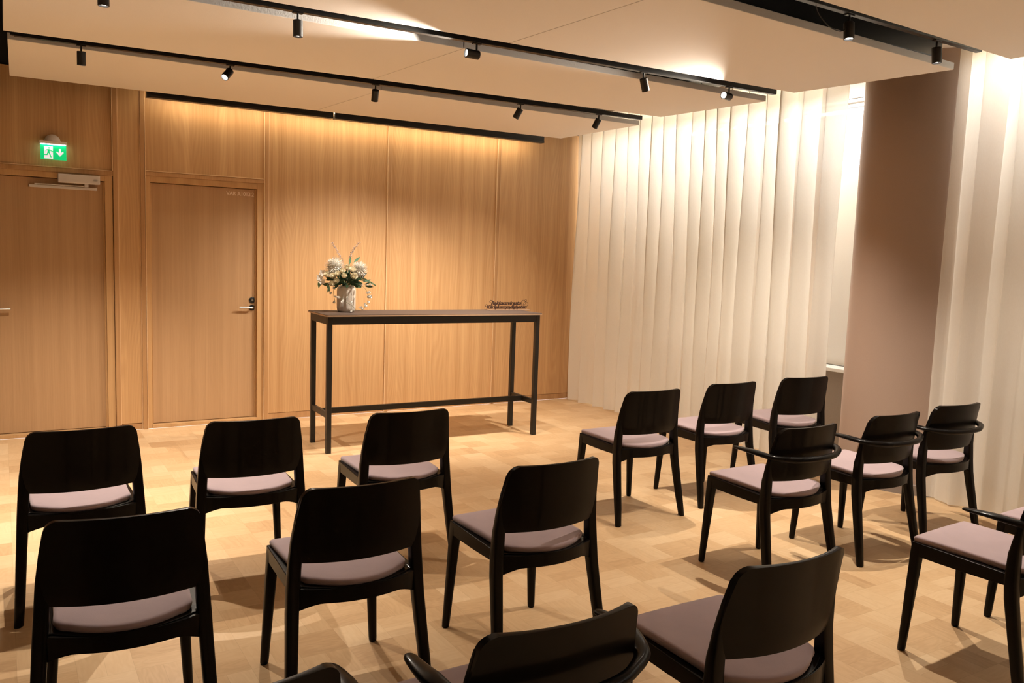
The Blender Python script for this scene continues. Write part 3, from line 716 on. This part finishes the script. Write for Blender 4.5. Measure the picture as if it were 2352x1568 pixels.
# trailing blossom strands
def blossom(bm, c, d, R):
    c = Vector(c); d = Vector(d).normalized(); q = Vector((0, 0, 1)).rotation_difference(d)
    for k in range(6):
        a = 2*PI*k/6; o = q @ Vector((math.cos(a), math.sin(a), 2.0)); petal(bm, c, o, q @ Vector((0, 0, 1)), R, R*.30, .12, 4)
strands = [([(.06, .05, .03), (.135, .05, .0), (.165, .045, -.055), (.168, .045, -.115), (.135, .05, -.165), (.085, .08, -.180), (.045, .085, -.145), (-.02, .088, -.105), (-.052, .082, -.08)],
            [(.078, 1), (.38, 0), (.44, 1), (.52, 1), (.60, 1), (.68, 1), (.745, 1), (.90, 1), (.97, 1)]),
           ([(-.06, .05, .0), (-.095, .05, -.02), (-.098, .05, -.06), (-.088, .055, -.11), (-.080, .06, -.135)], [(.25, 1), (.5, 1), (.85, 1)])]
bs = bmesh.new(); bb = bmesh.new()
for pts, _ in strands:
    tube(bs, catmull([bp_(*p) for p in pts], 6), .0014, 5)
link_mesh('trailing_stems', bs, M['stem'], bq, smooth=True)
for (r_, t_, z_), (dr, dz), R in (((.155, .05, -.045), (1, .35), .034), ((.160, .05, -.075), (1, .15), .040), ((.163, .05, -.105), (.8, -.7), .026), ((.140, .055, -.125), (.6, -.9), .034),
                                ((.125, .055, -.150), (-.6, -.3), .026), ((.115, .06, -.155), (.7, -.7), .026), ((.10, .03, .02), (1, -.2), .028), ((.15, .03, .017), (1, .15), .022), ((.178, .03, .018), (1, .1), .018),
                                ((-.02, .092, -.100), (-.5, -.7), .030), ((-.045, .088, -.085), (-.9, .1), .030), ((.025, .092, -.110), (.8, -.4), .028), ((.0, .09, -.092), (.3, .6), .022),
                                ((-.085, .055, -.02), (-.9, .5), .024), ((-.11, .05, -.045), (-.8, -.6), .026), ((-.092, .055, -.075), (.6, -.3), .022), ((-.088, .055, -.11), (-.4, -.8), .026),
                                ((.05, .09, -.185), (-.7, -.2), .018), ((.03, .09, -.188), (.5, -.1), .016)):
    blossom(bb, bp_(r_, t_, z_), VR*dr + Vector((0, 0, dz)) + VT*.25, R)
link_mesh('trailing_blossoms', bb, M['petal'], bq, smooth=True)
bm = bmesh.new()
for k, (r_, z_) in enumerate(((-.205, .065), (-.185, .10), (-.19, .035))):
    c = bp_(r_, .04, z_)
    for j in range(5):
        a = 2*PI*j/5+k; petal(bm, c, VR*math.cos(a)+Vector((0, 0, math.sin(a)))+VT*.25, VT, .030, .014, .1, 4)
link_mesh('orchids', bm, M['petal'], bq, smooth=True)

# ------------------------------------------------------------------ laser-cut name sign on the table
sg = empty('table_sign', (3.83, -1.075, TH), 'dark laser-cut wooden lettering with two wedding rings on the right end of the bar table', 'sign', rz=-.02)
link_mesh('sign_base', B((-.215, .205, -.045, .035, 0, .006)), M['laser_base'], sg, bevel=.0008)
def fit_text(body, x0, x1, z, size, nm):
    o = text_mesh(nm, body, size, M['laser_wood'], sg, (0, .0, z), extrude=.0022, shear=.32, offset=.0016)
    xs = [v.co.x for v in o.data.vertices]; s_ = (x1-x0)/(max(xs)-min(xs)); o.data.transform(Matrix.Diagonal((s_, 1, 1, 1))); o.data.transform(Matrix.Translation((x0-min(xs)*s_, 0, 0)))
    return o
fit_text('Rakkausvirasto', -.180, .128, .049, .044, 'upper_lettering')
fit_text('Kärleksmyndigheten', -.225, .185, .015, .042, 'lower_lettering')
bm = bmesh.new()
for cx, cz, r_ in ((.150, .066, .0225), (.174, .052, .0225)):
    pts = [Vector((cx+r_*math.cos(2*PI*k/28), 0, cz+r_*math.sin(2*PI*k/28))) for k in range(29)]
    tube(bm, pts, .0017, 6, up=Vector((0, 1, 0)))
tube(bm, [Vector(p) for p in ((.168, 0, .075), (.162, 0, .087), (.169, 0, .094), (.178, 0, .094), (.184, 0, .086), (.176, 0, .075))], .0016, 6, up=Vector((0, 1, 0)))
link_mesh('wedding_rings', bm, M['laser_wood'], sg, smooth=True)
bm = bmesh.new(); box(bm, -.170, .160, -.002, .002, .0455, .0485); box(bm, -.215, .178, -.002, .002, .0118, .0148); box(bm, -.14, -.13, -.002, .002, .004, .013); box(bm, .0, .01, -.002, .002, .004, .013); box(bm, .08, .09, -.002, .002, .004, .013); box(bm, .155, .160, -.002, .002, .014, .047)
tube(bm, catmull([(-.160, 0, .080), (-.186, 0, .087), (-.194, 0, .072), (-.180, 0, .064)], 5), .0022, 6, up=Vector((0, 1, 0)))
tube(bm, catmull([(-.205, 0, .043), (-.230, 0, .049), (-.238, 0, .037), (-.226, 0, .031)], 5), .0022, 6, up=Vector((0, 1, 0)))
link_mesh('baseline_bars', bm, M['laser_wood'], sg)

# ------------------------------------------------------------------ chairs
def prof_y(z):     # side profile of the rear post
    T = [(0, .024), (.12, .047), (.25, .072), (.36, .092), (.42, .099), (.53, .096), (.65, .082), (.72, .070), (.79, .055)]
    for (a, ya_), (b, yb2) in zip(T, T[1:]):
        if z <= b: return ya_ + (yb2-ya_)*(z-a)/(b-a)
    return T[-1][1]
def outer_w(z): # half width of shell and posts
    T = [(0, .263), (.2, .252), (.42, .241), (.53, .234), (.60, .229), (.68, .219), (.74, .209), (.788, .200)]
    for (a, wa), (b, wb) in zip(T, T[1:]):
        if z <= b: return wa + (wb-wa)*(z-a)/(b-a)
    return T[-1][1]
ZS0, ZS1, BOW = .528, .788, .050
def shell():
    bm = bmesh.new(); nu, nz = 30, 18; R = .034
    zrow = [ZS0 + (ZS1-R-ZS0)*k/10 for k in range(10)] + [ZS1-R + R*math.sin(PI/2*k/8) for k in range(9)]
    def pt(iu, iz, side):
        u = -1+2*iu/nu; u = math.sin(u*PI/2)*.35+u*.65; z = zrow[iz]
        w = outer_w(z)-.001
        if z > ZS1-R: dz = z-(ZS1-R); w -= R-math.sqrt(max(0, R*R-dz*dz))
        x = u*w; b = BOW*(1-(x/.225)**2)
        if iz == 0: z -= .004*(1-u*u)
        y = prof_y(z) - b + .004
        th = .0065 + .004*abs(u)**3
        if iz in (0, nz): th *= .55
        return (x, y + side*th, z)
    F = [[bm.verts.new(pt(i, j, 1)) for i in range(nu+1)] for j in range(nz+1)]
    K = [[bm.verts.new(pt(i, j, -1)) for i in range(nu+1)] for j in range(nz+1)]
    for j in range(nz):
        for i in range(nu):
            bm.faces.new((F[j][i], F[j][i+1], F[j+1][i+1], F[j+1][i])); bm.faces.new((K[j][i], K[j+1][i], K[j+1][i+1], K[j][i+1]))
    for i in range(nu):
        bm.faces.new((F[0][i], K[0][i], K[0][i+1], F[0][i+1])); bm.faces.new((F[nz][i], F[nz][i+1], K[nz][i+1], K[nz][i]))
    for j in range(nz):
        bm.faces.new((F[j][0], F[j+1][0], K[j+1][0], K[j][0])); bm.faces.new((F[j][nu], K[j][nu], K[j+1][nu], F[j+1][nu]))
    return bm
def rear_leg(s):
    bm = bmesh.new(); rings = []
    for z, hw, hd, r in ((.0, .014, .014, .013), (.006, .0175, .0175, .015), (.10, .0190, .0190, .012), (.25, .0200, .0205, .010), (.36, .0205, .022, .009), (.43, .0208, .0225, .008), (.53, .0208, .019, .008),
                         (.60, .0200, .0135, .007), (.68, .0180, .010, .005), (.75, .014, .006, .003)):
        cx = s*(outer_w(z)-hw); cy = prof_y(z)+ (.004 if z > .5 else 0)
        rings.append([(cx+px, cy+py, z) for px, py in rr(hw, hd, r, 3)])
    loft(bm, rings); return bm
def front_leg(s):
    bm = bmesh.new(); rings = []
    for z, hw, r in ((0, .012, .0119), (.005, .0152, .015), (.02, .0160, .0155), (.15, .0175, .014), (.30, .0190, .010), (.40, .0195, .006), (.45, .0195, .005)):
        t_ = z/.45; cx = s*(.2145 + (.1885-.2145)*t_); cy = .492 + (.472-.492)*t_
        rings.append([(cx+px, cy+py, z) for px, py in rr(hw, hw, r, 4)])
    loft(bm, rings); return bm
def cushion_outline(scale=0.0, n=64):
    """rounded plan of the seat pad, counter-clockwise, starting front right"""
    pts = []
    def seg(a, b, k): return [(a[0]+(b[0]-a[0])*i/k, a[1]+(b[1]-a[1])*i/k) for i in range(k)]
    corners = [((.198, .486), .012), ((-.198, .486), .012), ((-.184, .105), .035)]
    fr = seg((.190, .488), (-.190, .488), 12)
    fr = [(x, y + .004*(1-(x/.19)**2)) for x, y in fr]
    lc = [(-.190-.008*math.sin(a*PI/8), .480+.008*math.cos(a*PI/8)) for a in range(4)]
    ls = seg((-.198, .478), (-.186, .150), 12)
    rc = [(-.187, .150), (-.187, .126), (-.181, .106), (-.166, .091)]
    k = 16; re = [(-.150+.300*i/k, .084 - .052*(1-((-.150+.300*i/k)/.150)**2)) for i in range(k)]
    re += [(.150, .084)]
    rc2 = [(-x, y) for x, y in rc[::-1]]; rs = [(-x, y) for x, y in ls[::-1]]; lc2 = [(-x, y) for x, y in lc[::-1]]
    return fr + lc + ls + rc + re + rc2 + rs + lc2
def cushion():
    bm = bmesh.new(); out = cushion_outline(); c = (0, .285)
    def top(x, y):
        t_ = (y-.03)/.46
        return .468 + .010*t_ - .010*max(0, 1-(x/.19)**2)*max(0, 1-((y-.22)/.26)**2) + .004*math.sin(t_*3)
    rings = []
    for s_, dz in ((.985, -.024), (1.0, -.018), (1.008, -.010), (1.004, -.004), (.985, .0), (.94, .0015), (.80, .002), (.6, .002), (.4, .002), (.2, .002)):
        rings.append([(c[0]+(x-c[0])*s_, c[1]+(y-c[1])*s_, top(c[0]+(x-c[0])*s_, c[1]+(y-c[1])*s_)+dz) for x, y in out])
    R = loft(bm, rings); return bm
def seat_frame():
    bm = bmesh.new()
    # side rails
    for s in (-1, 1):
        rings = []
        for t_ in (0, .25, .5, .75, 1):
            y = .489 - (.489-.09)*t_; xo = .208 + (.216-.208)*t_; h0 = .404 - .004*math.sin(PI*t_); h1 = .4585-.012*t_
            rings.append([(s*xo, y, h0), (s*(xo-.022), y, h0), (s*(xo-.022), y, h1), (s*(xo-.002), y, h1), (s*xo, y, h1-.002)])
        loft(bm, rings)
    # front rail
    box(bm, -.19, .19, .467, .487, .404, .4575)
    # seat shell under the pad, scooped to the rear
    out = cushion_outline(); nn = []
    pts = [(.203, .486), (-.203, .486), (-.212, .12), (-.205, .088)] + [(-.190+.380*i/20, .090-.068*(1-((-.190+.380*i/20)/.190)**2)) for i in range(21)] + [(.205, .088), (.212, .12)]
    lo = []; hi = []
    for x, y in pts:
        t_ = (y-.03)/.46; z = .447+.008*t_ - (.003 if y < .1 else 0)
        lo.append(bm.verts.new((x, y, z-.012))); hi.append(bm.verts.new((x, y, z)))
    bm.faces.new(lo[::-1]); bm.faces.new(hi); n = len(pts)
    for i in range(n): bm.faces.new((lo[i], lo[(i+1) % n], hi[(i+1) % n], hi[i]))
    # rear apron: bowed board with an arched lower edge
    rings = []
    for i in range(25):
        x = -.212+.424*i/24; u = x/.212; y = .092-.060*(1-u*u); e = abs(u)
        zl = .392 - .030*max(0, (e-.62)/.38)**1.5; zt = .442 - .002*e
        rings.append([(x, y-.009, zl), (x, y+.009, zl), (x, y+.009, zt), (x, y-.009, zt)])
    loft(bm, rings)
    return bm
def armrest():
    bm = bmesh.new()
    half = [(-.260, .275, .660), (-.264, .225, .662), (-.262, .16, .662), (-.250, .10, .656), (-.229, .054, .650), (-.184, .020, .645), (-.115, -.010, .642), (0, -.023, .641)]
    pts = half + [(-x, y, z) for x, y, z in half[-2::-1]]; cv = catmull(pts, 6)
    L = [0.0]
    for a, b in zip(cv, cv[1:]): L.append(L[-1]+(b-a).length)
    tot = L[-1]; flat = []
    for l in L:
        d = min(l, tot-l)
        if d < .012: hw = .010+.006*d/.012; hh = .0045+.0025*d/.012
        elif d < .12: hw = .016+.011*(d-.012)/.108; hh = .007+.004*(d-.012)/.108
        elif d < .30: t_ = (d-.12)/.18; hw = .027-.012*t_; hh = .011+.004*t_
        else: hw = .015; hh = .015
        flat.append((hw, hh))
    tube(bm, cv, 0, 14, flat=flat)
    return bm
def make_chair(armed):
    root = empty('armchair' if armed else 'side_chair', (0, 0, 0))
    link_mesh('backrest', shell(), M['chair_black'], root, smooth=True, auto=50)
    for s in (-1, 1):
        link_mesh('leg', rear_leg(s), M['chair_black'], root, smooth=True, auto=50)
    for s in (-1, 1):
        link_mesh('leg', front_leg(s), M['chair_black'], root, smooth=True, auto=50)
    link_mesh('seat_frame', seat_frame(), M['chair_black'], root, bevel=.0015)
    link_mesh('seat_cushion', cushion(), M['cushion'], root, smooth=True, auto=60)
    if armed: link_mesh('armrest', armrest(), M['chair_black'], root, smooth=True)
    return root
proto = {False: make_chair(False), True: make_chair(True)}; used = {False: False, True: False}
CH = [
 (.263, -3.688, .030, 0, 'black wooden chair with mauve seat, far left, in the row closest to the table'),
 (.939, -3.746, -.042, 0, 'black wooden chair, second from the left in the row closest to the table'),
 (1.668, -3.819, -.016, 0, 'black wooden chair in front of the bar table, third from left in the front row'),
 (3.268, -3.750, .003, 0, 'black wooden chair right of the aisle in the front row, whole and nearest the aisle'),
 (3.975, -3.693, -.005, 0, 'armless black chair against the curtain, middle of the three at the front right'),
 (4.681, -3.675, -.101, 0, 'armless black chair beside the brown column, rightmost of the front row'),
 (.272, -4.934, -.071, 0, 'black chair at the lower left with its legs cut by the picture edge, second row'),
 (1.002, -4.909, -.020, 0, 'black chair in the second row, between the lower left chair and the aisle chair'),
 (1.764, -4.932, .020, 0, 'black chair standing alone by the aisle at the centre of the picture, second row'),
 (3.289, -4.849, .012, 1, 'black armchair with curved arms in the second row, just right of the aisle'),
 (4.023, -4.810, .008, 1, 'black armchair in front of the brown column, middle of the second row on the right'),
 (4.671, -4.760, -.040, 1, 'black armchair nearest the right-hand curtain, end of the second row'),
 (1.774, -6.038, -.003, 0, 'large armless black chair in the foreground right of centre, back row by the aisle'),
 (1.007, -6.072, -.007, 1, 'black armchair at the bottom centre, cropped below its armrests'),
 (.316, -6.033, .0, 1, 'black chair at the bottom edge of which only the top corner of the back shows'),
 (3.353, -5.952, .068, 1, 'black armchair cut by the right picture edge, its seat and left arm in view'),
 (3.997, -5.942, .03, 1, 'chair behind the right edge armchair of which only the seat corner and a leg show'),
]
for x, y, a, armed, lab in CH:
    armed = bool(armed)
    o = copy_tree(proto[armed]) if used[armed] else proto[armed]
    used[armed] = True
    o.location = (x, y, 0); o.rotation_euler = (0, 0, a)
    tag(o, lab, 'chair', 'rows of black chairs facing the table')
